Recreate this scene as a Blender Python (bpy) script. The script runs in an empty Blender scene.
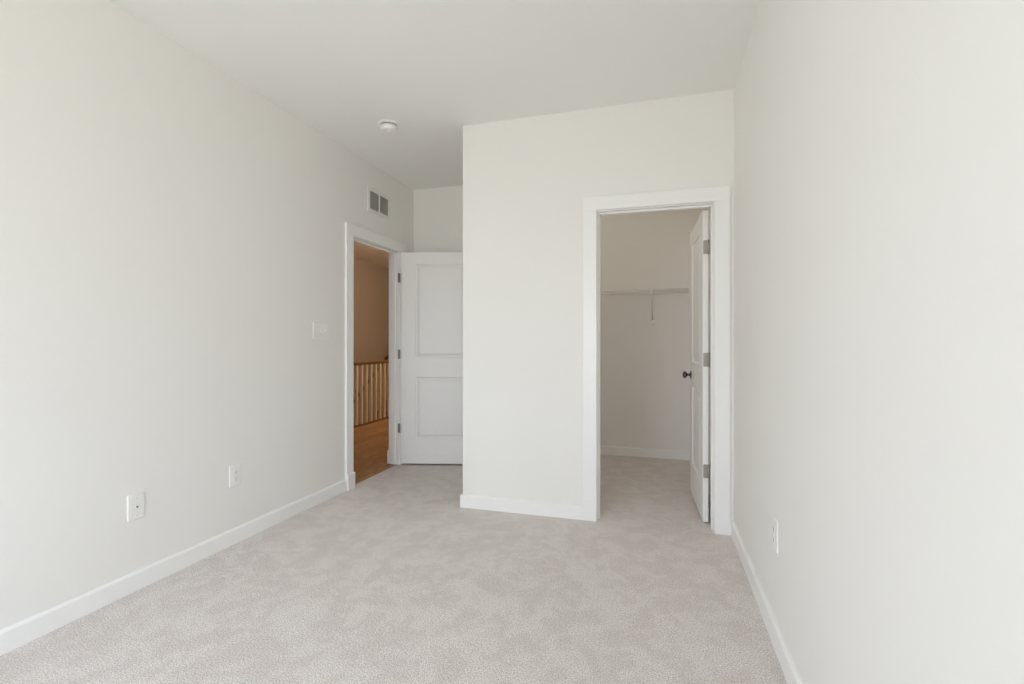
import bpy, bmesh, math, random
from mathutils import Vector, Matrix

random.seed(7)
SC = bpy.context.scene
COL = SC.collection
PI = math.pi

# ------------------------------------------------------------------ camera, world, light, exposure
cam_data = bpy.data.cameras.new('camera')
cam_data.sensor_fit = 'HORIZONTAL'
cam_data.sensor_width = 36.0
cam_data.lens = 491.16 / 1024 * 36.0
cam_data.clip_start = 0.02
cam = bpy.data.objects.new('camera', cam_data)
COL.objects.link(cam)
cam.location = (0, 0, 1.186)
cam.rotation_euler = (PI / 2, 0, 0.2896)
SC.camera = cam

SKY = 9.0
HALL_WATTS = 45.0
CLOSET_WATTS = 3.7
SC.view_settings.view_transform = 'Standard'
SC.view_settings.look = 'None'
SC.view_settings.gamma = 1.0
SC.view_settings.exposure = 0.0
SC.view_settings.use_curve_mapping = False
SC.cycles.max_bounces = 24
SC.cycles.diffuse_bounces = 16
SC.cycles.transparent_max_bounces = 16
SC.cycles.use_denoising = True
SC.cycles.sample_clamp_indirect = 8.0

world = bpy.data.worlds.new('overcast_sky')
SC.world = world
world.use_nodes = True
wn, wl = world.node_tree.nodes, world.node_tree.links
wn.clear()
w_out = wn.new('ShaderNodeOutputWorld')
w_bg = wn.new('ShaderNodeBackground')
w_tc = wn.new('ShaderNodeTexCoord')
w_sep = wn.new('ShaderNodeSeparateXYZ')
w_mr = wn.new('ShaderNodeMapRange')
w_mr.inputs['From Min'].default_value = -0.12
w_mr.inputs['From Max'].default_value = 0.12
w_mix = wn.new('ShaderNodeMix')
w_mix.data_type = 'RGBA'
w_mix.inputs['A'].default_value = (0.62, 0.615, 0.56, 1)     # ground outside in daylight
w_mix.inputs['B'].default_value = (0.865, 0.97, 1.12, 1)     # bright overcast sky
w_bg.inputs['Strength'].default_value = SKY
wl.new(w_tc.outputs['Generated'], w_sep.inputs[0])
wl.new(w_sep.outputs['Z'], w_mr.inputs['Value'])
wl.new(w_mr.outputs['Result'], w_mix.inputs['Factor'])
wl.new(w_mix.outputs['Result'], w_bg.inputs['Color'])
wl.new(w_bg.outputs[0], w_out.inputs[0])

# ------------------------------------------------------------------ measures of the place (metres)
H = 2.74
XL, XR = -2.398, 0.445            # room faces of the left and right wall
YR = -1.2                        # rear wall (behind the camera)
YC = 3.285                        # closet wall, room face
YB = 4.524                        # entry alcove back wall
XC = -1.348                        # outside corner of the closet
YK = 5.25                         # closet back wall
T = 0.12
HX = -5.42                        # far wall of the stairwell
HEND = 9.20
RX = -4.065                       # guard rail line
WINDOWS = [(-2.05, -0.65, 0.40, 2.15)]
ADDED_SIDE_WINDOWS = [(-0.62, -0.12, 0.45, 2.15)]  # unseen window, added to balance daylight between side and facing walls
# entry opening between jamb faces (along Y), closet opening (along X)
E0, E1, EZ = 3.470, 4.236, 2.047
C0, C1, CZ = -0.386, 0.328, 2.052

def portal(w, h, loc, rot):       # sampling aid for the sky seen through a window opening
    ld = bpy.data.lights.new('window_portal', 'AREA')
    ld.shape = 'RECTANGLE'
    ld.size, ld.size_y = w, h
    ld.cycles.is_portal = True
    lo = bpy.data.objects.new('window_portal', ld)
    lo.location, lo.rotation_euler = loc, rot
    COL.objects.link(lo)


for (x0, x1, z0, z1) in WINDOWS:
    portal(x1 - x0, z1 - z0, ((x0 + x1) / 2, YR - T - 0.01, (z0 + z1) / 2), (PI / 2, 0, 0))
for (y0, y1, z0, z1) in ADDED_SIDE_WINDOWS:
    portal(y1 - y0, z1 - z0, (XR + T + 0.01, (y0 + y1) / 2, (z0 + z1) / 2), (PI / 2, 0, PI / 2))


# ------------------------------------------------------------------ materials
def new_mat(name):
    m = bpy.data.materials.new(name)
    m.use_nodes = True
    n, l = m.node_tree.nodes, m.node_tree.links
    return m, n, l, n['Principled BSDF']


def noise(n, l, scale, detail=4, rough=0.6, coord=None, vec_scale=None):
    if coord is None:
        coord = n.new('ShaderNodeTexCoord').outputs['Object']
    if vec_scale:
        mp = n.new('ShaderNodeMapping')
        mp.inputs['Scale'].default_value = vec_scale
        l.new(coord, mp.inputs[0])
        coord = mp.outputs[0]
    t = n.new('ShaderNodeTexNoise')
    t.inputs['Scale'].default_value = scale
    t.inputs['Detail'].default_value = detail
    t.inputs['Roughness'].default_value = rough
    l.new(coord, t.inputs['Vector'])
    return t


def bump(n, l, height, b, strength, dist):
    bp = n.new('ShaderNodeBump')
    bp.inputs['Strength'].default_value = strength
    bp.inputs['Distance'].default_value = dist
    l.new(height, bp.inputs['Height'])
    l.new(bp.outputs[0], b.inputs['Normal'])


def paint(name, col, rough, orange=0.06, spec=0.3):
    m, n, l, b = new_mat(name)
    b.inputs['Roughness'].default_value = rough
    b.inputs['Specular IOR Level'].default_value = spec
    t = noise(n, l, 3.0, 3)
    mx = n.new('ShaderNodeMix')
    mx.data_type = 'RGBA'
    mx.inputs['A'].default_value = tuple(c * 0.992 for c in col) + (1,)
    mx.inputs['B'].default_value = tuple(min(1, c * 1.008) for c in col) + (1,)
    l.new(t.outputs['Fac'], mx.inputs['Factor'])
    l.new(mx.outputs['Result'], b.inputs['Base Color'])
    t2 = noise(n, l, 260.0, 2)
    bump(n, l, t2.outputs['Fac'], b, orange, 0.002)
    return m


M_WALL = paint('wall_paint', (0.842, 0.832, 0.808), 0.62, 0.05)
M_CEIL = paint('ceiling_paint', (0.85, 0.852, 0.828), 0.8, 0.06, 0.15)
M_TRIM = paint('trim_paint', (0.885, 0.885, 0.875), 0.34, 0.015, 0.45)
M_DOOR = paint('door_paint', (0.88, 0.88, 0.87), 0.36, 0.02, 0.45)
M_HALLWALL = paint('hall_paint_dimmed', (0.44, 0.405, 0.375), 0.65, 0.05)  # same wall paint darkened: the stairwell's dimness is put into the colour
M_PLASTIC = paint('white_plastic', (0.86, 0.86, 0.84), 0.3, 0.0, 0.5)
M_PLATE = paint('plate_plastic', (0.85, 0.845, 0.83), 0.33, 0.0, 0.5)
M_WIRE = paint('white_wire_coating', (0.82, 0.81, 0.79), 0.35, 0.0, 0.5)
M_VENT = paint('vent_enamel', (0.80, 0.79, 0.76), 0.45, 0.0, 0.4)


def flat(name, col, rough, metal=0.0, spec=0.5):
    m, n, l, b = new_mat(name)
    b.inputs['Metallic'].default_value = metal
    b.inputs['Specular IOR Level'].default_value = spec
    t = noise(n, l, 40.0, 3)
    mr = n.new('ShaderNodeMapRange')
    mr.inputs['To Min'].default_value = max(0.02, rough - 0.05)
    mr.inputs['To Max'].default_value = min(1, rough + 0.05)
    l.new(t.outputs['Fac'], mr.inputs['Value'])
    l.new(mr.outputs['Result'], b.inputs['Roughness'])
    b.inputs['Base Color'].default_value = tuple(col) + (1,)
    return m


M_DARK = flat('dark_recess', (0.02, 0.02, 0.02), 0.7, 0, 0.2)
M_DUCT = flat('duct_shade_grey', (0.30, 0.295, 0.28), 0.8, 0, 0.2)
M_NICKEL = flat('satin_nickel', (0.42, 0.41, 0.385), 0.42, 0.8)
M_BRONZE = flat('black_bronze', (0.16, 0.15, 0.135), 0.2, 0.95)
M_GAP = flat('gap_and_barrel_grey', (0.10, 0.10, 0.10), 0.7)  # shade of uncut slots and gaps put into the colour; also coax barrel
M_LAMP, _n, _l, _b = new_mat('warm_lamp_glass')
_b.inputs['Base Color'].default_value = (0.9, 0.8, 0.65, 1)
_b.inputs['Emission Color'].default_value = (1.0, 0.62, 0.28, 1)
_b.inputs['Emission Strength'].default_value = 4.0

M_LAMP2, _n, _l, _b = new_mat('white_lamp_glass')
_b.inputs['Base Color'].default_value = (0.9, 0.88, 0.85, 1)
_b.inputs['Emission Color'].default_value = (1.0, 0.82, 0.66, 1)
_b.inputs['Emission Strength'].default_value = 1.5

# window glass: mostly clear, a little mirror at grazing angles
M_GLASS = bpy.data.materials.new('window_glass')
M_GLASS.use_nodes = True
_n, _l = M_GLASS.node_tree.nodes, M_GLASS.node_tree.links
_n.clear()
_o = _n.new('ShaderNodeOutputMaterial')
_mx = _n.new('ShaderNodeMixShader')
_lw = _n.new('ShaderNodeLayerWeight')
_pw = _n.new('ShaderNodeMath')
_pw.operation = 'POWER'
_pw.inputs[1].default_value = 5.0
_fr = _n.new('ShaderNodeMath')
_fr.operation = 'MULTIPLY_ADD'
_fr.inputs[1].default_value = 0.9
_fr.inputs[2].default_value = 0.04
_l.new(_lw.outputs['Facing'], _pw.inputs[0])
_l.new(_pw.outputs[0], _fr.inputs[0])
_tr = _n.new('ShaderNodeBsdfTransparent')
_gl = _n.new('ShaderNodeBsdfGlossy')
_gl.inputs['Roughness'].default_value = 0.02
_l.new(_fr.outputs[0], _mx.inputs[0])
_l.new(_tr.outputs[0], _mx.inputs[1])
_l.new(_gl.outputs[0], _mx.inputs[2])
_l.new(_mx.outputs[0], _o.inputs[0])


def make_carpet():
    m, n, l, b = new_mat('carpet_pile')
    b.inputs['Roughness'].default_value = 0.95
    b.inputs['Specular IOR Level'].default_value = 0.08
    b.inputs['Sheen Weight'].default_value = 0.15
    b.inputs['Sheen Roughness'].default_value = 0.6
    coord = n.new('ShaderNodeTexCoord').outputs['Object']
    # pile brushed in different directions: soft-edged patches
    warp = noise(n, l, 2.6, 3, 0.55, coord)
    add = n.new('ShaderNodeVectorMath')
    add.operation = 'MULTIPLY_ADD'
    add.inputs[1].default_value = (0.35, 0.35, 0.35)
    l.new(warp.outputs['Color'], add.inputs[0])
    l.new(coord, add.inputs[2])
    nap = noise(n, l, 8.0, 6, 0.70, add.outputs[0])
    napr = n.new('ShaderNodeMapRange')
    napr.interpolation_type = 'SMOOTHSTEP'
    napr.inputs['From Min'].default_value = 0.42
    napr.inputs['From Max'].default_value = 0.58
    l.new(nap.outputs['Fac'], napr.inputs['Value'])
    c1 = n.new('ShaderNodeMix')
    c1.data_type = 'RGBA'
    c1.inputs['A'].default_value = (0.735, 0.685, 0.66, 1)
    c1.inputs['B'].default_value = (0.81, 0.77, 0.747, 1)
    l.new(napr.outputs['Result'], c1.inputs['Factor'])
    # flecked tufts
    tuft = noise(n, l, 190.0, 5, 0.85, coord)
    tr = n.new('ShaderNodeMapRange')
    tr.inputs['From Min'].default_value = 0.40
    tr.inputs['From Max'].default_value = 0.60
    l.new(tuft.outputs['Fac'], tr.inputs['Value'])
    c2 = n.new('ShaderNodeMix')
    c2.data_type = 'RGBA'
    c2.blend_type = 'MULTIPLY'
    c2.inputs['Factor'].default_value = 1.0
    ramp = n.new('ShaderNodeValToRGB')
    ramp.color_ramp.elements[0].color = (0.50, 0.485, 0.47, 1)
    ramp.color_ramp.elements[1].color = (1.30, 1.295, 1.29, 1)
    l.new(tr.outputs['Result'], ramp.inputs['Fac'])
    l.new(c1.outputs['Result'], c2.inputs['A'])
    l.new(ramp.outputs['Color'], c2.inputs['B'])
    l.new(c2.outputs['Result'], b.inputs['Base Color'])
    bump(n, l, tuft.outputs['Fac'], b, 0.55, 0.006)
    return m


M_CARPET = make_carpet()


def make_planks():
    m, n, l, b = new_mat('oak_plank_floor')
    b.inputs['Roughness'].default_value = 0.38
    coord = n.new('ShaderNodeTexCoord').outputs['Object']
    mp = n.new('ShaderNodeMapping')
    mp.inputs['Rotation'].default_value = (0, 0, PI / 2)
    l.new(coord, mp.inputs[0])
    br = n.new('ShaderNodeTexBrick')
    br.inputs['Scale'].default_value = 1.0
    br.inputs['Brick Width'].default_value = 1.1
    br.inputs['Row Height'].default_value = 0.125
    br.inputs['Mortar Size'].default_value = 0.0018
    br.inputs['Color1'].default_value = (0.50, 0.30, 0.14, 1)
    br.inputs['Color2'].default_value = (0.36, 0.20, 0.09, 1)
    br.inputs['Mortar'].default_value = (0.07, 0.04, 0.02, 1)
    l.new(mp.outputs[0], br.inputs['Vector'])
    g = noise(n, l, 9.0, 5, 0.65, coord, (6.0, 0.8, 1))
    mx = n.new('ShaderNodeMix')
    mx.data_type = 'RGBA'
    mx.blend_type = 'MULTIPLY'
    mx.inputs['Factor'].default_value = 0.8
    ramp = n.new('ShaderNodeValToRGB')
    ramp.color_ramp.elements[0].position = 0.3
    ramp.color_ramp.elements[0].color = (0.30, 0.26, 0.22, 1)
    ramp.color_ramp.elements[1].position = 0.65
    ramp.color_ramp.elements[1].color = (1.1, 1.1, 1.1, 1)
    l.new(g.outputs['Fac'], ramp.inputs['Fac'])
    l.new(br.outputs['Color'], mx.inputs['A'])
    l.new(ramp.outputs['Color'], mx.inputs['B'])
    l.new(mx.outputs['Result'], b.inputs['Base Color'])
    return m


M_PLANK = make_planks()


def wood(name, a, c, scale, rough):
    m, n, l, b = new_mat(name)
    b.inputs['Roughness'].default_value = rough
    g = noise(n, l, 12.0, 4, 0.6, None, scale)
    mx = n.new('ShaderNodeMix')
    mx.data_type = 'RGBA'
    mx.inputs['A'].default_value = a + (1,)
    mx.inputs['B'].default_value = c + (1,)
    l.new(g.outputs['Fac'], mx.inputs['Factor'])
    l.new(mx.outputs['Result'], b.inputs['Base Color'])
    return m


M_BALUSTER = wood('pale_baluster_wood', (0.86, 0.78, 0.65), (0.92, 0.85, 0.73), (4, 4, 0.4), 0.5)
M_RAIL = wood('brown_rail_wood', (0.13, 0.065, 0.026), (0.20, 0.10, 0.04), (4, 0.5, 4), 0.4)


# ------------------------------------------------------------------ mesh helpers
def add_box(bm, x0, x1, y0, y1, z0, z1):
    v = [bm.verts.new(p) for p in ((x0, y0, z0), (x1, y0, z0), (x1, y1, z0), (x0, y1, z0),
                                   (x0, y0, z1), (x1, y0, z1), (x1, y1, z1), (x0, y1, z1))]
    for f in ((3, 2, 1, 0), (4, 5, 6, 7), (0, 1, 5, 4), (1, 2, 6, 5), (2, 3, 7, 6), (3, 0, 4, 7)):
        bm.faces.new([v[i] for i in f])
    return v


def add_tube(bm, p0, p1, r, seg=10, r1=None, caps=True):
    p0, p1 = Vector(p0), Vector(p1)
    r1 = r if r1 is None else r1
    d = (p1 - p0).normalized()
    a = d.orthogonal().normalized()
    b = d.cross(a)
    rings = []
    for p, rr in ((p0, r), (p1, r1)):
        rings.append([bm.verts.new(p + rr * (math.cos(2 * PI * i / seg) * a + math.sin(2 * PI * i / seg) * b)) for i in range(seg)])
    for i in range(seg):
        j = (i + 1) % seg
        f = bm.faces.new((rings[0][i], rings[0][j], rings[1][j], rings[1][i]))
        f.smooth = True
    if caps:
        bm.faces.new(rings[0][::-1])
        bm.faces.new(rings[1])


def add_lathe(bm, prof, origin=(0, 0, 0), axis='z', seg=32, smooth=True):
    """prof: list of (radius, height along axis)."""
    o = Vector(origin)

    def pt(r, h, t):
        c, s = r * math.cos(t), r * math.sin(t)
        return o + {'z': Vector((c, s, h)), 'y': Vector((c, h, s)), 'x': Vector((h, c, s))}[axis]
    rings = []
    for r, h in prof:
        if r < 1e-6:
            rings.append([bm.verts.new(pt(0, h, 0))])
        else:
            rings.append([bm.verts.new(pt(r, h, 2 * PI * i / seg)) for i in range(seg)])
    for A, B in zip(rings, rings[1:]):
        for i in range(seg):
            j = (i + 1) % seg
            if len(A) == 1 and len(B) == 1:
                continue
            if len(A) == 1:
                f = bm.faces.new((A[0], B[i], B[j]))
            elif len(B) == 1:
                f = bm.faces.new((A[i], A[j], B[0]))
            else:
                f = bm.faces.new((A[i], A[j], B[j], B[i]))
            f.smooth = smooth


def add_prism(bm, prof, p0, p1, up=(0, 0, 1), out=(1, 0, 0)):
    """Sweep the closed 2-D profile (o, u) along p0 -> p1; o goes along `out`, u along `up`."""
    p0, p1, up, out = Vector(p0), Vector(p1), Vector(up), Vector(out)
    A = [bm.verts.new(p0 + out * a + up * b) for a, b in prof]
    B = [bm.verts.new(p1 + out * a + up * b) for a, b in prof]
    k = len(prof)
    for i in range(k):
        j = (i + 1) % k
        bm.faces.new((A[i], A[j], B[j], B[i]))
    bm.faces.new(A[::-1])
    bm.faces.new(B)


def rounded_rect(w, h, r, seg=5):
    pts = []
    for cx, cy, a0 in ((w / 2 - r, h / 2 - r, 0), (-w / 2 + r, h / 2 - r, 90), (-w / 2 + r, -h / 2 + r, 180), (w / 2 - r, -h / 2 + r, 270)):
        for i in range(seg + 1):
            a = math.radians(a0 + 90 * i / seg)
            pts.append((cx + r * math.cos(a), cy + r * math.sin(a)))
    return pts


def add_plate(bm, w, h, r, y0, y1, ease=0.0, cx=0, cz=0):
    """Rounded-corner plate in the XZ plane from y0 out to y1, optionally with an eased front edge."""
    lay = [(w, h, r, y0), (w, h, r, y1 - ease)]
    if ease:
        lay.append((w - 1.2 * ease, h - 1.2 * ease, max(r - 0.6 * ease, 1e-4), y1 - ease * 0.35))
        lay.append((w - 3 * ease, h - 3 * ease, max(r - 1.5 * ease, 1e-4), y1))
    rings = [[bm.verts.new((cx + a, y, cz + b)) for a, b in rounded_rect(ww, hh, rr)] for ww, hh, rr, y in lay]
    k = len(rings[0])
    for A, B in zip(rings, rings[1:]):
        for i in range(k):
            j = (i + 1) % k
            bm.faces.new((A[i], A[j], B[j], B[i]))
    bm.faces.new(rings[0][::-1])
    bm.faces.new(rings[-1])


def obj(name, bm, mat, parent=None, origin=None, bevel=0.0, seg=2):
    if origin is not None:
        bmesh.ops.translate(bm, verts=bm.verts, vec=-Vector(origin))
    bmesh.ops.recalc_face_normals(bm, faces=bm.faces)
    me = bpy.data.meshes.new(name)
    bm.to_mesh(me)
    bm.free()
    me.materials.append(mat)
    o = bpy.data.objects.new(name, me)
    COL.objects.link(o)
    if origin is not None and parent is None:
        o.location = origin
    if parent is not None:
        o.parent = parent
    if bevel:
        md = o.modifiers.new('edge', 'BEVEL')
        md.width = bevel
        md.segments = seg
        md.limit_method = 'ANGLE'
        md.angle_limit = math.radians(40)
    return o


def tag(o, label=None, cat=None, group=None, kind=None):
    if label:
        o['label'] = label
    if cat:
        o['category'] = cat
    if group:
        o['group'] = group
    if kind:
        o['kind'] = kind
    return o


def empty(name, loc, rz=0.0):
    o = bpy.data.objects.new(name, None)
    COL.objects.link(o)
    o.empty_display_size = 0.1
    o.location = loc
    o.rotation_euler = (0, 0, rz)
    return o


def copy_tree(o, parent=None):
    c = o.copy()
    COL.objects.link(c)
    if parent is not None:
        c.parent = parent
    for ch in list(o.children):
        copy_tree(ch, c)
    return c


def boxes(name, lst, mat, label, cat, bevel=0.0, kind='structure', parent=None):
    bm = bmesh.new()
    for b in lst:
        add_box(bm, *b)
    o = obj(name, bm, mat, parent, bevel=bevel)
    if parent is None:
        tag(o, label, cat, None, kind)
    return o


# ------------------------------------------------------------------ structure: floors, ceiling, walls
boxes('floor', [(-2.42, XR + T, YR - T, YK + T, -0.10, 0.0)], M_CARPET,
      'beige cut-pile carpet covering the bedroom and closet floor', 'carpet floor')
boxes('floor_hall', [(RX - 0.06, -2.42, 2.40, HEND + T, -0.25, -0.006), (HX - T, RX - 0.06, 8.95, HEND + T, -0.25, -0.006),
                     (HX - T, RX - 0.06, 2.40, 4.60, -0.25, -0.006)], M_PLANK,
      'brown oak plank floor of the hallway seen through the entry door', 'wood floor')
boxes('ceiling', [(HX - T, XR + T, YR - T, HEND + T, H, H + 0.1)], M_CEIL,
      'plain off-white ceiling over the bedroom', 'ceiling')

JT = 0.02  # jamb board thickness
boxes('wall_left', [(XL - 0.102, XL, YR - T, E0 - JT, 0, H), (XL - 0.102, XL, E0 - JT, E1 + JT, EZ + JT, H),
                    (XL - 0.102, XL, E1 + JT, HEND, 0, H)], M_WALL,
      'long off-white left wall with the entry doorway', 'wall')
right, yy = [], YR - T
for (y0, y1, z0, z1) in ADDED_SIDE_WINDOWS:
    right += [(XR, XR + T, yy, y0, 0, H), (XR, XR + T, y0, y1, 0, z0), (XR, XR + T, y0, y1, z1, H)]
    yy = y1
right.append((XR, XR + T, yy, YK + T, 0, H))
boxes('wall_right', right, M_WALL,
      'off-white right wall running beside the closet doorway', 'wall')
boxes('wall_closet', [(XC, C0 - JT, YC, YC + T, 0, H), (C0 - JT, C1 + JT, YC, YC + T, CZ + JT, H),
                      (C1 + JT, XR, YC, YC + T, 0, H), (XC, XC + T, YC + T, YB, 0, H)], M_WALL,
      'off-white facing wall with the closet doorway', 'wall')
boxes('wall_alcove', [(XL, XC + T, YB, YB + T, 0, H)], M_WALL,
      'off-white wall at the back of the entry alcove above the open door', 'wall')
boxes('wall_closet_back', [(XC, XR, YK, YK + T, 0, H), (XC, XC + T, YB + T, YK, 0, H)], M_WALL,
      'back wall inside the closet behind the wire shelf', 'wall')
rear = []
xs = [XL]
for (x0, x1, z0, z1) in WINDOWS:
    rear.append((xs[-1], x0, YR - T, YR, 0, H))
    rear.append((x0, x1, YR - T, YR, 0, z0))
    rear.append((x0, x1, YR - T, YR, z1, H))
    xs.append(x1)
rear.append((xs[-1], XR, YR - T, YR, 0, H))
boxes('wall_rear', rear, M_WALL, 'off-white window wall facing the closet', 'wall')
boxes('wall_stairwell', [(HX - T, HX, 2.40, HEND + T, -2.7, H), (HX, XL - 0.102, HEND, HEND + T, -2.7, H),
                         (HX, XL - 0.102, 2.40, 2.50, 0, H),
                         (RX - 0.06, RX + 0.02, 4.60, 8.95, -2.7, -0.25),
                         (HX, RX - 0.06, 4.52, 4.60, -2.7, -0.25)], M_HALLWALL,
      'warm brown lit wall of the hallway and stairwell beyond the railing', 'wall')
boxes('floor_lower', [(HX, RX - 0.06, 4.60, HEND, -2.75, -2.70)], M_PLANK, 'wooden floor at the foot of the stairwell', 'wood floor')


# ------------------------------------------------------------------ baseboards
BH, BT = 0.091, 0.016
BPROF = [(0, 0), (BT, 0), (BT, BH - 0.010), (BT - 0.006, BH - 0.003), (BT - 0.010, BH), (0, BH)]


def baseboard(name, runs, label):
    bm = bmesh.new()
    for p0, p1, out in runs:
        add_prism(bm, BPROF, (p0[0], p0[1], 0), (p1[0], p1[1], 0), out=(out[0], out[1], 0))
    return tag(obj(name, bm, M_TRIM), label, 'baseboard', None, 'structure')


CW = 0.090  # casing width
baseboard('baseboard_left', [((XL, YR), (XL, E0 - 0.005 - CW - 0.006), (1, 0))],
          'long white baseboard along the left wall')
baseboard('baseboard_alcove', [((XL, E1 + 0.005 + CW + 0.006), (XL, YB), (1, 0)), ((XL, YB), (XC, YB), (0, -1))],
          'short white baseboard behind the open entry door')
baseboard('baseboard_closet', [((XC - BT, YC), (C0 - 0.005 - CW, YC), (0, -1)), ((XC, YC), (XC, YB - BT), (-1, 0)),
                               ((C1 + 0.005 + CW, YC), (XR, YC), (0, -1))],
          'white baseboard across the facing wall left of the closet doorway')
baseboard('baseboard_right', [((XR, YR), (XR, YC - BT), (-1, 0))], 'white baseboard along the right wall')
baseboard('baseboard_closet_back', [((XC + T, YK), (XR, YK), (0, -1)), ((XR, YC + T), (XR, YK), (-1, 0)),
                                    ((XC + T, YC + T), (XC + T, YK), (1, 0))],
          'white baseboard inside the closet')
baseboard('baseboard_rear', [((XL + BT, YR), (XR - BT, YR), (0, 1))], 'white baseboard under the windows')


# ------------------------------------------------------------------ door frames (casing, jamb, stop)
def door_frame(name, a0, a1, z1, to_world, wall_t, label, stop_at, plinths, right_room_only=True):
    """Frame in a local frame: u across the opening, w into the wall (0 = room face), z up."""
    root = empty(name, (0, 0, 0))
    tag(root, label, 'door frame', None, 'structure')

    def part(nm, lst, bevel=0.0025):
        bm = bmesh.new()
        for (u0, u1, w0, w1, z0, zz) in lst:
            P = [to_world(u, w) for u in (u0, u1) for w in (w0, w1)]
            xs_, ys_ = [p[0] for p in P], [p[1] for p in P]
            add_box(bm, min(xs_), max(xs_), min(ys_), max(ys_), z0, zz)
        return obj(nm, bm, M_TRIM, root, bevel=bevel)
    rv, ct = 0.005, 0.020
    for (w0, w1) in ((-ct, 0), (wall_t, wall_t + 0.018)):
        part('casing', [(a0 - rv - CW, a0 - rv, w0, w1, 0, z1 + rv)])
        part('casing', [(a1 + rv, a1 + rv + CW, w0, w1, 0, z1 + rv)])
        part('header_casing', [(a0 - rv - CW, a1 + rv + CW, w0, w1, z1 + rv, z1 + rv + CW)])
    part('jamb', [(a0 - JT, a0, 0, wall_t, 0, z1 + JT), (a1, a1 + JT, 0, wall_t, 0, z1 + JT), (a0, a1, 0, wall_t, z1, z1 + JT)], 0.001)
    s0, s1 = stop_at
    part('door_stop', [(a0, a0 + 0.010, s0, s1, 0, z1), (a1 - 0.010, a1, s0, s1, 0, z1), (a0 + 0.010, a1 - 0.010, s0, s1, z1 - 0.012, z1)], 0.002)
    if plinths:
        for (w0, w1) in ((-0.036, -ct + 0.001), (wall_t + 0.017, wall_t + 0.034)):
            part('plinth_block', [(a0 - rv - CW - 0.004, a0 - rv + 0.001, w0, w1, 0, 0.130)], 0.003)
            if w0 > 0:
                part('plinth_block', [(a1 + rv - 0.001, a1 + rv + CW + 0.004, w0, w1, 0, 0.130)], 0.003)
    return root


door_frame('trim_1', E0, E1, EZ, lambda u, w: (XL - w, u), 0.102,
           'white casing and jamb around the entry doorway in the left wall', (0.040, 0.078), True)
door_frame('trim_2', C0, C1, CZ, lambda u, w: (u, YC + w), T,
           'white casing and jamb around the closet doorway', (0.038, 0.074), False)


# ------------------------------------------------------------------ two-panel doors
def panel_face(bm, W, Hh, y, sgn):
    """One face of a two-panel moulded door at local y; sgn=-1 recess goes towards +y, +1 towards -y."""
    xs_ = [0, 0.128, W - 0.128, W]
    zs_ = [0, 0.232, 0.835, 1.010, Hh - 0.112, Hh]
    V = {}
    for i, x in enumerate(xs_):
        for k, z in enumerate(zs_):
            V[i, k] = bm.verts.new((x, y, z))
    prof = [(0.004, 0.0010), (0.009, 0.0085), (0.014, 0.0120), (0.025, 0.0120), (0.030, 0.0095), (0.046, 0.0025), (0.051, 0.0020)]
    for i in range(3):
        for k in range(5):
            q = [V[i, k], V[i + 1, k], V[i + 1, k + 1], V[i, k + 1]]
            if i == 1 and k in (1, 3):
                prev = q
                for ins, dep in prof:
                    x0, x1, z0, z1 = xs_[1] + ins, xs_[2] - ins, zs_[k] + ins, zs_[k + 1] - ins
                    yy = y - sgn * dep
                    ring = [bm.verts.new(p) for p in ((x0, yy, z0), (x1, yy, z0), (x1, yy, z1), (x0, yy, z1))]
                    for a in range(4):
                        b = (a + 1) % 4
                        bm.faces.new((prev[a], prev[b], ring[b], ring[a]))
                    prev = ring
                bm.faces.new(prev)
            else:
                bm.faces.new(q)
    return V


def make_knob(parent, x, y, z, sgn):
    """Round knob with rose on the door face at local y, pointing along sgn*y."""
    bm = bmesh.new()
    add_lathe(bm, [(0.0, 0), (0.031, 0), (0.032, 0.002), (0.030, 0.006), (0.020, 0.009), (0.012, 0.011), (0.0, 0.011)], axis='y')
    r = obj('rose', bm, M_BRONZE, parent)
    bm = bmesh.new()
    add_lathe(bm, [(0.0, 0.010), (0.012, 0.010), (0.0105, 0.018), (0.0105, 0.026), (0.014, 0.031), (0.022, 0.035), (0.0265, 0.042),
                   (0.0275, 0.049), (0.0255, 0.056), (0.019, 0.061), (0.009, 0.0635), (0.0, 0.064)], axis='y')
    k = obj('door_knob', bm, M_BRONZE, r)
    r.location = (x, y, z)
    r.scale = (1, sgn, 1)
    return r


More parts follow.
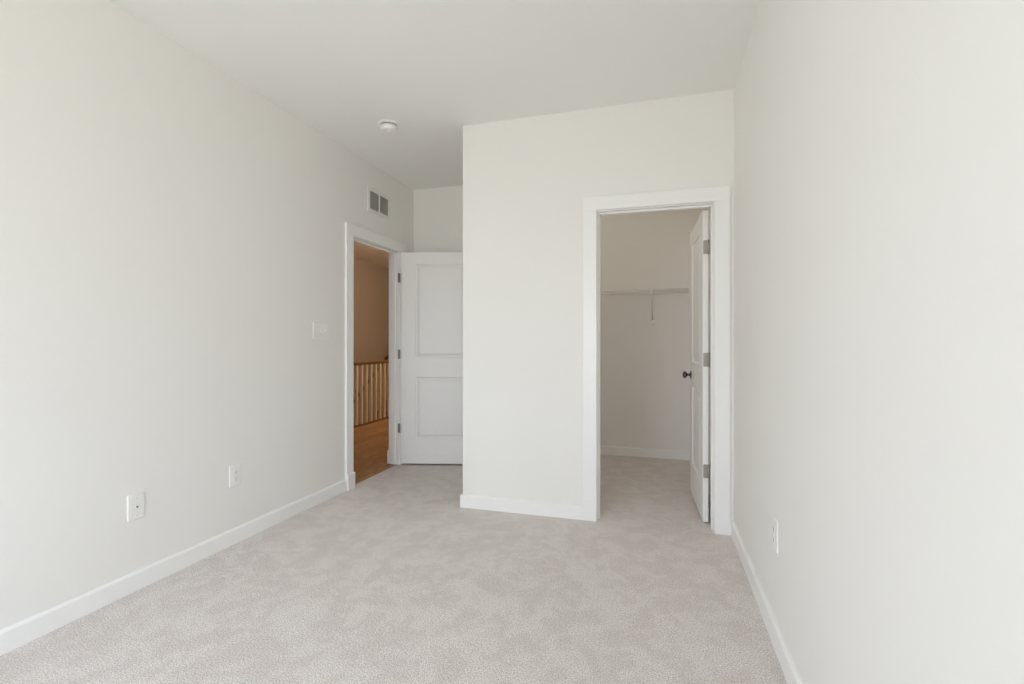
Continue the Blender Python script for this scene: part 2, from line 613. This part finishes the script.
def make_door(name, loc, rz, W, Hh, hinge_zs, label, hinge_y, jamb_leaf, knob_z):
    th = 0.035
    bm = bmesh.new()
    A = panel_face(bm, W, Hh, 0.0, -1)
    B = panel_face(bm, W, Hh, th, 1)
    nx, nz = 3, 5
    for i in range(nx):
        bm.faces.new((A[i, 0], A[i + 1, 0], B[i + 1, 0], B[i, 0]))
        bm.faces.new((A[i, nz], A[i + 1, nz], B[i + 1, nz], B[i, nz]))
    for k in range(nz):
        bm.faces.new((A[0, k], A[0, k + 1], B[0, k + 1], B[0, k]))
        bm.faces.new((A[nx, k], A[nx, k + 1], B[nx, k + 1], B[nx, k]))
    d = obj(name, bm, M_DOOR, bevel=0.0015)
    d.location, d.rotation_euler = loc, (0, 0, rz)
    tag(d, label, 'door', None, 'structure')
    for z in hinge_zs:
        bm = bmesh.new()
        # leaf on the door's hinge edge (local x = 0), rounded corners
        pts = rounded_rect(0.028, 0.090, 0.008)
        for x0, x1 in ((-0.0022, 0.0005),):
            a = [bm.verts.new((x0, 0.0175 + p, z + q)) for p, q in pts]
            b = [bm.verts.new((x1, 0.0175 + p, z + q)) for p, q in pts]
            for i in range(len(pts)):
                j = (i + 1) % len(pts)
                bm.faces.new((a[i], a[j], b[j], b[i]))
            bm.faces.new(a)
            bm.faces.new(b[::-1])
        hy = hinge_y
        add_tube(bm, (-0.004, hy, z - 0.045), (-0.004, hy, z + 0.045), 0.0058, 12)
        for s in (-1, 1):
            add_tube(bm, (-0.004, hy, z + s * 0.045), (-0.004, hy, z + s * 0.050), 0.004, 10, 0.002)
        # leaf let into the jamb
        jamb_leaf(bm, z)
        h = obj('hinge', bm, M_NICKEL, d)
        tag(h, 'satin nickel hinge')
        for (py, pz) in ((0.011, 0.030), (0.024, 0.010), (0.011, -0.010), (0.024, -0.030)):
            bs = bmesh.new()
            add_lathe(bs, [(0.0, 0.0), (0.0038, 0.0), (0.003, -0.0012), (0.0, -0.0014)], (-0.0022, py, z + pz), 'x', 10)
            obj('screw', bs, M_NICKEL, h)
    bm = bmesh.new()
    add_box(bm, W - 0.0005, W + 0.0015, 0.006, 0.029, knob_z - 0.028, knob_z + 0.028)
    obj('latch_plate', bm, M_BRONZE, d)
    make_knob(d, W - 0.062, 0.0, knob_z, -1)
    make_knob(d, W - 0.062, th, knob_z, 1)
    return d


# entry door, swung right back into the alcove
rz_e = math.radians(14.5)
loc_e = (-2.368, 4.224, 0.018)


def leaf_e(bm, z):
    inv = (Matrix.Translation(loc_e) @ Matrix.Rotation(rz_e, 4, 'Z')).inverted()
    v = add_box(bm, XL - 0.016, XL + 0.012, E1 - 0.0015, E1 + 0.0005, z + loc_e[2] - 0.045, z + loc_e[2] + 0.045)
    for q in v:
        q.co = inv @ q.co
        q.co.z = q.co.z


make_door('door_1', loc_e, rz_e, 0.757, 2.030, (0.336, 1.050, 1.787),
          'open white two-panel entry door folded back in the alcove', 0.030, leaf_e, 0.915)

# closet door, swung into the closet, seen on its hinge edge
rz_c = math.radians(92.9)
loc_c = (0.3120, 3.428, 0.014)


def leaf_c(bm, z):
    inv = (Matrix.Translation(loc_c) @ Matrix.Rotation(rz_c, 4, 'Z')).inverted()
    v = add_box(bm, C1 - 0.0018, C1 + 0.0005, YC + T - 0.034, YC + T + 0.004, z + loc_c[2] - 0.045, z + loc_c[2] + 0.045)
    for q in v:
        q.co = inv @ q.co


make_door('door_2', loc_c, rz_c, 0.703, 2.030, (0.330, 1.056, 1.790),
          'white two-panel closet door standing open inside the closet', -0.001, leaf_c, 0.917)


# ------------------------------------------------------------------ windows behind the camera (the daylight of the room)
def make_window(n, w, h, loc, rz, label):
    """Double-hung window; local x along the wall, y into the room (0 = room face), z up from the sill."""
    root = tag(empty('window_%d' % n, loc, rz), label, 'window', None, 'structure')
    x0, x1, f, zm = -w / 2, w / 2, 0.045, h / 2
    bm = bmesh.new()
    add_box(bm, x0, x0 + f, -T + 0.01, -0.02, 0, h)
    add_box(bm, x1 - f, x1, -T + 0.01, -0.02, 0, h)
    add_box(bm, x0 + f, x1 - f, -T + 0.01, -0.02, 0, f)
    add_box(bm, x0 + f, x1 - f, -T + 0.01, -0.02, h - f, h)
    add_box(bm, x0 + f, x1 - f, -T + 0.02, -0.04, zm - 0.025, zm + 0.025)
    obj('window_frame', bm, M_TRIM, root, None, 0.002)
    for za, zb in ((f, zm - 0.025), (zm + 0.025, h - f)):
        bm = bmesh.new()
        add_box(bm, x0 + f, x1 - f, -T + 0.048, -T + 0.052, za, zb)
        obj('pane', bm, M_GLASS, root)
    bm = bmesh.new()
    add_box(bm, x0 - 0.09, x0, 0, 0.018, 0, h)
    add_box(bm, x1, x1 + 0.09, 0, 0.018, 0, h)
    add_box(bm, x0 - 0.09, x1 + 0.09, 0, 0.018, h, h + 0.09)
    add_box(bm, x0 - 0.08, x1 + 0.08, 0, 0.016, -0.11, -0.02)
    obj('window_casing', bm, M_TRIM, root, None, 0.0025)
    bm = bmesh.new()
    add_box(bm, x0 - 0.11, x1 + 0.11, -0.018, 0.045, -0.02, 0)
    obj('window_sill', bm, M_TRIM, root, None, 0.004)


wn_ = 0
for (x0, x1, z0, z1) in WINDOWS:
    wn_ += 1
    make_window(wn_, x1 - x0, z1 - z0, ((x0 + x1) / 2, YR, z0), 0, 'white double-hung window in the wall that faces the closet')
for (y0, y1, z0, z1) in ADDED_SIDE_WINDOWS:
    wn_ += 1
    make_window(wn_, y1 - y0, z1 - z0, (XR, (y0 + y1) / 2, z0), PI / 2, 'unseen white double-hung window added in the right wall for side daylight')


# ------------------------------------------------------------------ wall plates (local: x along the wall, y out of it, z up)
def screw(parent, x, z, y):
    bm = bmesh.new()
    add_lathe(bm, [(0.0033, 0), (0.0033, 0.0008), (0.0024, 0.0015), (0, 0.0016)], (x, y, z), 'y', 14)
    s = obj('screw', bm, M_PLASTIC, parent)
    bm = bmesh.new()
    add_box(bm, x - 0.0026, x + 0.0026, y + 0.0014, y + 0.0019, z - 0.0004, z + 0.0004)
    obj('slot', bm, M_GAP, s)


def wall_plate(root, w, h):
    bm = bmesh.new()
    add_plate(bm, w, h, 0.005, 0.0, 0.0065, 0.0028)
    return obj('wall_plate', bm, M_PLATE, root)


def duplex(loc, rz, label, group=None):
    root = tag(empty('power_outlet', loc, rz), label, 'power outlet', group)
    wall_plate(root, 0.080, 0.124)
    for s in (-1, 1):
        cz = s * 0.0195
        bm = bmesh.new()
        add_plate(bm, 0.034, 0.029, 0.0105, 0.005, 0.0088, 0.001, 0, cz)
        r = obj('receptacle', bm, M_PLASTIC, root)
        bm = bmesh.new()
        add_box(bm, -0.0075, -0.0052, 0.0078, 0.0092, cz - 0.001, cz + 0.0075)
        add_box(bm, 0.0052, 0.0072, 0.0078, 0.0092, cz, cz + 0.0070)
        add_tube(bm, (0, 0.0078, cz - 0.0065), (0, 0.0092, cz - 0.0065), 0.0026, 12)
        obj('slot', bm, M_DARK, r)
    screw(root, 0, 0, 0.0065)
    return root


duplex((XL, 2.313, 0.397), -PI / 2, 'white duplex power outlet low on the left wall nearer the entry door')
duplex((XR, 2.158, 0.425), PI / 2, 'white duplex power outlet low on the right wall near the closet doorway')

root = tag(empty('coaxial_outlet', (XL, 1.738, 0.398), -PI / 2), 'white coaxial cable wall plate with one central connector, low on left wall', 'cable outlet')
wall_plate(root, 0.078, 0.124)
bm = bmesh.new()
add_lathe(bm, [(0.0, 0.006), (0.0060, 0.006), (0.0060, 0.0085), (0.0050, 0.009), (0.0, 0.009)], axis='y', seg=6, smooth=False)
nut = obj('connector_nut', bm, M_PLASTIC, root)
bm = bmesh.new()
add_lathe(bm, [(0.0038, 0.0088), (0.0038, 0.014), (0.0026, 0.014), (0.0026, 0.0105), (0.0, 0.0105)], axis='y', seg=20)
obj('connector_barrel', bm, M_GAP, nut)
for s in (-1, 1):
    screw(root, 0, s * 0.042, 0.0065)

root = tag(empty('light_switch', (XL, 3.082, 1.268), -PI / 2), 'white three-toggle light switch plate on the left wall beside the entry door', 'light switch')
wall_plate(root, 0.168, 0.122)
for i, up in ((-1, 1), (0, -1), (1, 1)):
    cx = i * 0.046
    bm = bmesh.new()
    add_plate(bm, 0.0115, 0.025, 0.001, 0.0060, 0.0074, 0.0, cx, 0)
    c = obj('toggle_collar', bm, M_PLASTIC, root)
    bm = bmesh.new()
    v = add_box(bm, cx - 0.0048, cx + 0.0048, 0.004, 0.0205, -0.0052, 0.0052)
    for q in v:
        if q.co.y > 0.01:
            q.co.z = q.co.z * 0.72 + up * 0.0085
            q.co.x = cx + (q.co.x - cx) * 0.8
    obj('toggle', bm, M_PLASTIC, c, bevel=0.001)
    for s in (-1, 1):
        screw(root, cx, s * 0.030, 0.0065)

# ------------------------------------------------------------------ return-air vent over the entry door
vy0, vy1, vz0, vz1 = 3.690, 4.062, 2.318, 2.530
root = tag(empty('air_vent', (XL, (vy0 + vy1) / 2, (vz0 + vz1) / 2), -PI / 2), 'white return air vent high on left wall over the entry doorway', 'air vent')
w, h = vy1 - vy0, vz1 - vz0
bm = bmesh.new()
b, mid = 0.034, 0.009
lx = [-w / 2, -w / 2 + b, -mid, mid, w / 2 - b, w / 2]
lz = [-h / 2, -h / 2 + b * 0.8, h / 2 - b * 0.8, h / 2]
add_box(bm, lx[0], lx[1], 0, 0.008, lz[0], lz[3])
add_box(bm, lx[4], lx[5], 0, 0.008, lz[0], lz[3])
add_box(bm, lx[1], lx[4], 0, 0.008, lz[2], lz[3])
add_box(bm, lx[1], lx[4], 0, 0.008, lz[0], lz[1])
add_box(bm, lx[2], lx[3], 0, 0.0075, lz[1], lz[2])
obj('vent_frame', bm, M_VENT, root, bevel=0.002)
for a, c in ((lx[1], lx[2]), (lx[3], lx[4])):
    bm = bmesh.new()
    nsl = 20
    for k in range(nsl):
        z = lz[1] + (k + 0.5) * (lz[2] - lz[1]) / nsl
        q = add_box(bm, a, c, 0.0012, 0.0062, z - 0.0006, z + 0.0006)
        for vv in q:
            vv.co.z -= (vv.co.y - 0.0037) * 0.9
    obj('louvre_panel', bm, M_VENT, root)
bm = bmesh.new()
add_box(bm, lx[1], lx[4], 0.0002, 0.0009, lz[1], lz[2])
obj('duct_shade_backing', bm, M_DUCT, root)  # flat sheet, no hole behind: the duct's shade is in its grey
for sx in (-1, 1):
    screw(root, sx * (w / 2 - 0.012), 0, 0.008)

# ------------------------------------------------------------------ smoke detector on the ceiling
sx, sy = -1.862, 3.100
a = (388.8 - 512) / 491.16
dd = 3.50
px, py = dd * a, dd
c_, s_ = math.cos(0.2896), math.sin(0.2896)
sx, sy = px * c_ - py * s_, px * s_ + py * c_
root = tag(empty('smoke_detector', (sx, sy, H)), 'round white smoke detector on the ceiling near the entry alcove', 'smoke detector')
bm = bmesh.new()
add_lathe(bm, [(0, 0), (0.074, 0), (0.076, -0.003), (0.074, -0.010), (0.066, -0.012), (0, -0.012)], seg=48)
obj('mounting_base', bm, M_PLASTIC, root)
bm = bmesh.new()
add_lathe(bm, [(0, -0.011), (0.0570, -0.011), (0.0570, -0.019), (0, -0.019)], seg=48)
obj('vent_ring', bm, M_GAP, root)
bm = bmesh.new()
add_lathe(bm, [(0, -0.0175), (0.0600, -0.018), (0.0615, -0.020), (0.0605, -0.028), (0.0580, -0.044), (0.053, -0.0500), (0.040, -0.0525), (0, -0.053)], seg=48)
body = obj('detector_body', bm, M_PLASTIC, root)
bm = bmesh.new()
add_lathe(bm, [(0, -0.052), (0.011, -0.0525), (0.0105, -0.057), (0.008, -0.0585), (0, -0.059)], seg=24)
obj('test_button', bm, M_PLATE, body)
bm = bmesh.new()
for k in range(10):
    t = math.radians(-120 + 12 * k)
    add_box(bm, -0.002, 0.002, -0.0616, -0.0575, -0.0275, -0.0215)
    for vv in list(bm.verts)[-8:]:
        vv.co = Matrix.Rotation(t + PI / 2, 3, 'Z') @ vv.co
obj('sensor_slots', bm, M_GAP, body)

# ------------------------------------------------------------------ wire shelf in the closet
SX0, SX1 = XC + T + 0.012, 0.282
SF, SB, SZ = YK - 0.312, YK - 0.008, 1.692
root = tag(empty('wire_shelf', ((SX0 + SX1) / 2, YK, SZ)), 'white wire shelf across the back of the closet on a diagonal brace', 'shelf')
o = Vector(root.location)
bm = bmesh.new()
x = SX0
while x < SX1 - 0.001:
    add_tube(bm, (x, SF, SZ + 0.003), (x, SB, SZ + 0.003), 0.0016, 6)
    add_tube(bm, (x, SF - 0.0015, SZ + 0.004), (x, SF - 0.0015, SZ - 0.031), 0.0022, 6)
    x += 0.0254
obj('wire_deck', bm, M_WIRE, root, o)
bm = bmesh.new()
for (yy, zz) in ((SF, SZ), (SF, SZ - 0.031), (SF + 0.155, SZ), (SB, SZ)):
    add_tube(bm, (SX0, yy, zz), (SX1, yy, zz), 0.0045, 8)
obj('long_rails', bm, M_WIRE, root, o)
bm = bmesh.new()
add_plate(bm, 0.016, 0.052, 0.004, -0.004, 0.004, 0.001)
for vv in bm.verts:
    vv.co = Vector((vv.co.x * 0.55, vv.co.y * 1.6, vv.co.z)) + Vector((SX1 - 0.004, SF, SZ - 0.014))
obj('end_cap', bm, M_PLASTIC, root, o)
bx_ = -0.060
bm = bmesh.new()
add_tube(bm, (bx_, SF + 0.002, SZ - 0.028), (bx_, YK - 0.020, SZ - 0.280), 0.0080, 10)
add_box(bm, bx_ - 0.008, bx_ + 0.008, SF - 0.006, SF + 0.012, SZ - 0.040, SZ + 0.006)
br = obj('support_brace', bm, M_WIRE, root, o)
bm = bmesh.new()
add_box(bm, bx_ - 0.016, bx_ + 0.016, YK - 0.030, YK, SZ - 0.316, SZ - 0.282)
obj('brace_foot', bm, M_PLASTIC, br, o, 0.004)
for xx in (-1.1, -0.75, -0.40, -0.05, 0.24):
    bm = bmesh.new()
    add_box(bm, xx - 0.009, xx + 0.009, YK - 0.016, YK, SZ - 0.012, SZ + 0.012)
    obj('wall_clip', bm, M_PLASTIC, root, o, 0.003)

# ------------------------------------------------------------------ hallway: guard rail, stair, wall handrail, lamp
RY0, RY1 = 4.66, 8.90
root = tag(empty('stair_railing', (RX, (RY0 + RY1) / 2, -0.006)), 'wooden guard railing with pale square balusters in the hallway', 'railing')
o = Vector(root.location)
HPROF = [(-0.029, 0.0), (0.029, 0.0), (0.031, 0.012), (0.030, 0.030), (0.020, 0.042), (0.0, 0.046), (-0.020, 0.042), (-0.030, 0.030), (-0.031, 0.012)]
bm = bmesh.new()
add_prism(bm, HPROF, (RX, RY0, 0.860), (RX, RY1, 0.860))
obj('handrail', bm, M_RAIL, root, o)
bm = bmesh.new()
add_prism(bm, [(-0.032, 0), (0.032, 0), (0.032, 0.014), (0.022, 0.026), (-0.022, 0.026), (-0.032, 0.014)], (RX, RY0, -0.006), (RX, RY1, -0.006))
obj('shoe_rail', bm, M_RAIL, root, o)
SP = 0.1216
ys = [5.987 + SP * k for k in range(-10, 24)]
first = None
for y in ys:
    if first is None:
        bm = bmesh.new()
        add_box(bm, -0.018, 0.018, -0.018, 0.018, 0.024, 0.868)
        first = obj('baluster', bm, M_BALUSTER, root, bevel=0.002)
        c = first
    else:
        c = first.copy()
        COL.objects.link(c)
        c.parent = root
    c.location = (0, y - o.y, 0)
for yy in (RY0, RY1):
    bm = bmesh.new()
    add_box(bm, RX - 0.045, RX + 0.045, yy - 0.045, yy + 0.045, -0.006, 1.02)
    add_box(bm, RX - 0.058, RX + 0.058, yy - 0.058, yy + 0.058, 1.02, 1.045)
    obj('newel_post', bm, M_RAIL, root, o, 0.004)

NS, RISE, RUN = 14, 0.190, 0.265
bm = bmesh.new()
for k in range(1, NS):
    y1 = 8.95 - (k - 1) * RUN
    add_box(bm, HX, RX - 0.06, y1 - RUN, y1 + 0.02, -k * RISE - 0.19, -k * RISE)
sroot = obj('staircase', bm, M_PLANK)
tag(sroot, 'wooden stair going down behind the hallway railing', 'staircase', None, 'structure')

root = tag(empty('wall_handrail', (HX, 8.97, 0.83)), 'dark brown sloping handrail on the stairwell wall behind the balusters', 'handrail')
o = Vector(root.location)
hx = HX + 0.060
bm = bmesh.new()
p_top, p_bot = Vector((hx, 8.93, 0.85)), Vector((hx, 8.95 - 3.2, 0.835 - 3.2 * RISE / RUN * 0.93))
add_tube(bm, p_bot, p_top, 0.024, 14)
add_tube(bm, p_top, (hx, 9.12, 0.900), 0.034, 14)
add_tube(bm, (hx, 9.10, 0.897), (HX + 0.002, 9.10, 0.897), 0.024, 14)
obj('rail', bm, M_RAIL, root, o)
for t in (0.12, 0.45, 0.8):
    q = p_top.lerp(p_bot, t)
    bm = bmesh.new()
    add_tube(bm, q + Vector((0, 0, -0.02)), q + Vector((-0.02, 0, -0.06)), 0.007, 8)
    add_tube(bm, q + Vector((-0.02, 0, -0.06)), (HX, q.y, q.z - 0.065), 0.007, 8)
    add_lathe(bm, [(0, 0), (0.03, 0), (0.028, 0.006), (0, 0.008)], (HX, q.y, q.z - 0.065), 'x', 20)
    obj('bracket', bm, M_BRONZE, root, o)

def ceiling_lamp(x, y, watts, color, mat, label, drop):
    root = tag(empty('ceiling_light', (x, y, H)), label, 'ceiling light')
    bm = bmesh.new()
    add_lathe(bm, [(0, 0), (0.15, 0), (0.155, -0.01), (0.15, -0.03), (0.14, -0.03), (0, -0.03)], seg=40)
    obj('rim', bm, M_BRONZE, root)
    bm = bmesh.new()
    add_lathe(bm, [(0.14, -0.028), (0.125, -0.06), (0.08, -0.082), (0, -0.09)], seg=40)
    obj('glass_bowl', bm, mat, root)
    ld = bpy.data.lights.new('lamp_light', 'POINT')
    ld.energy = watts
    ld.color = color
    ld.shadow_soft_size = 0.12
    lo = bpy.data.objects.new('lamp_light', ld)
    lo.location = (x, y, H - drop)
    COL.objects.link(lo)


ceiling_lamp(-3.25, 6.9, HALL_WATTS, (1.0, 0.66, 0.40), M_LAMP, 'round flush ceiling light in the hallway', 0.22)
ceiling_lamp(-0.55, 4.15, CLOSET_WATTS, (1.0, 0.87, 0.75), M_LAMP2, 'round flush ceiling light inside the closet', 0.22)
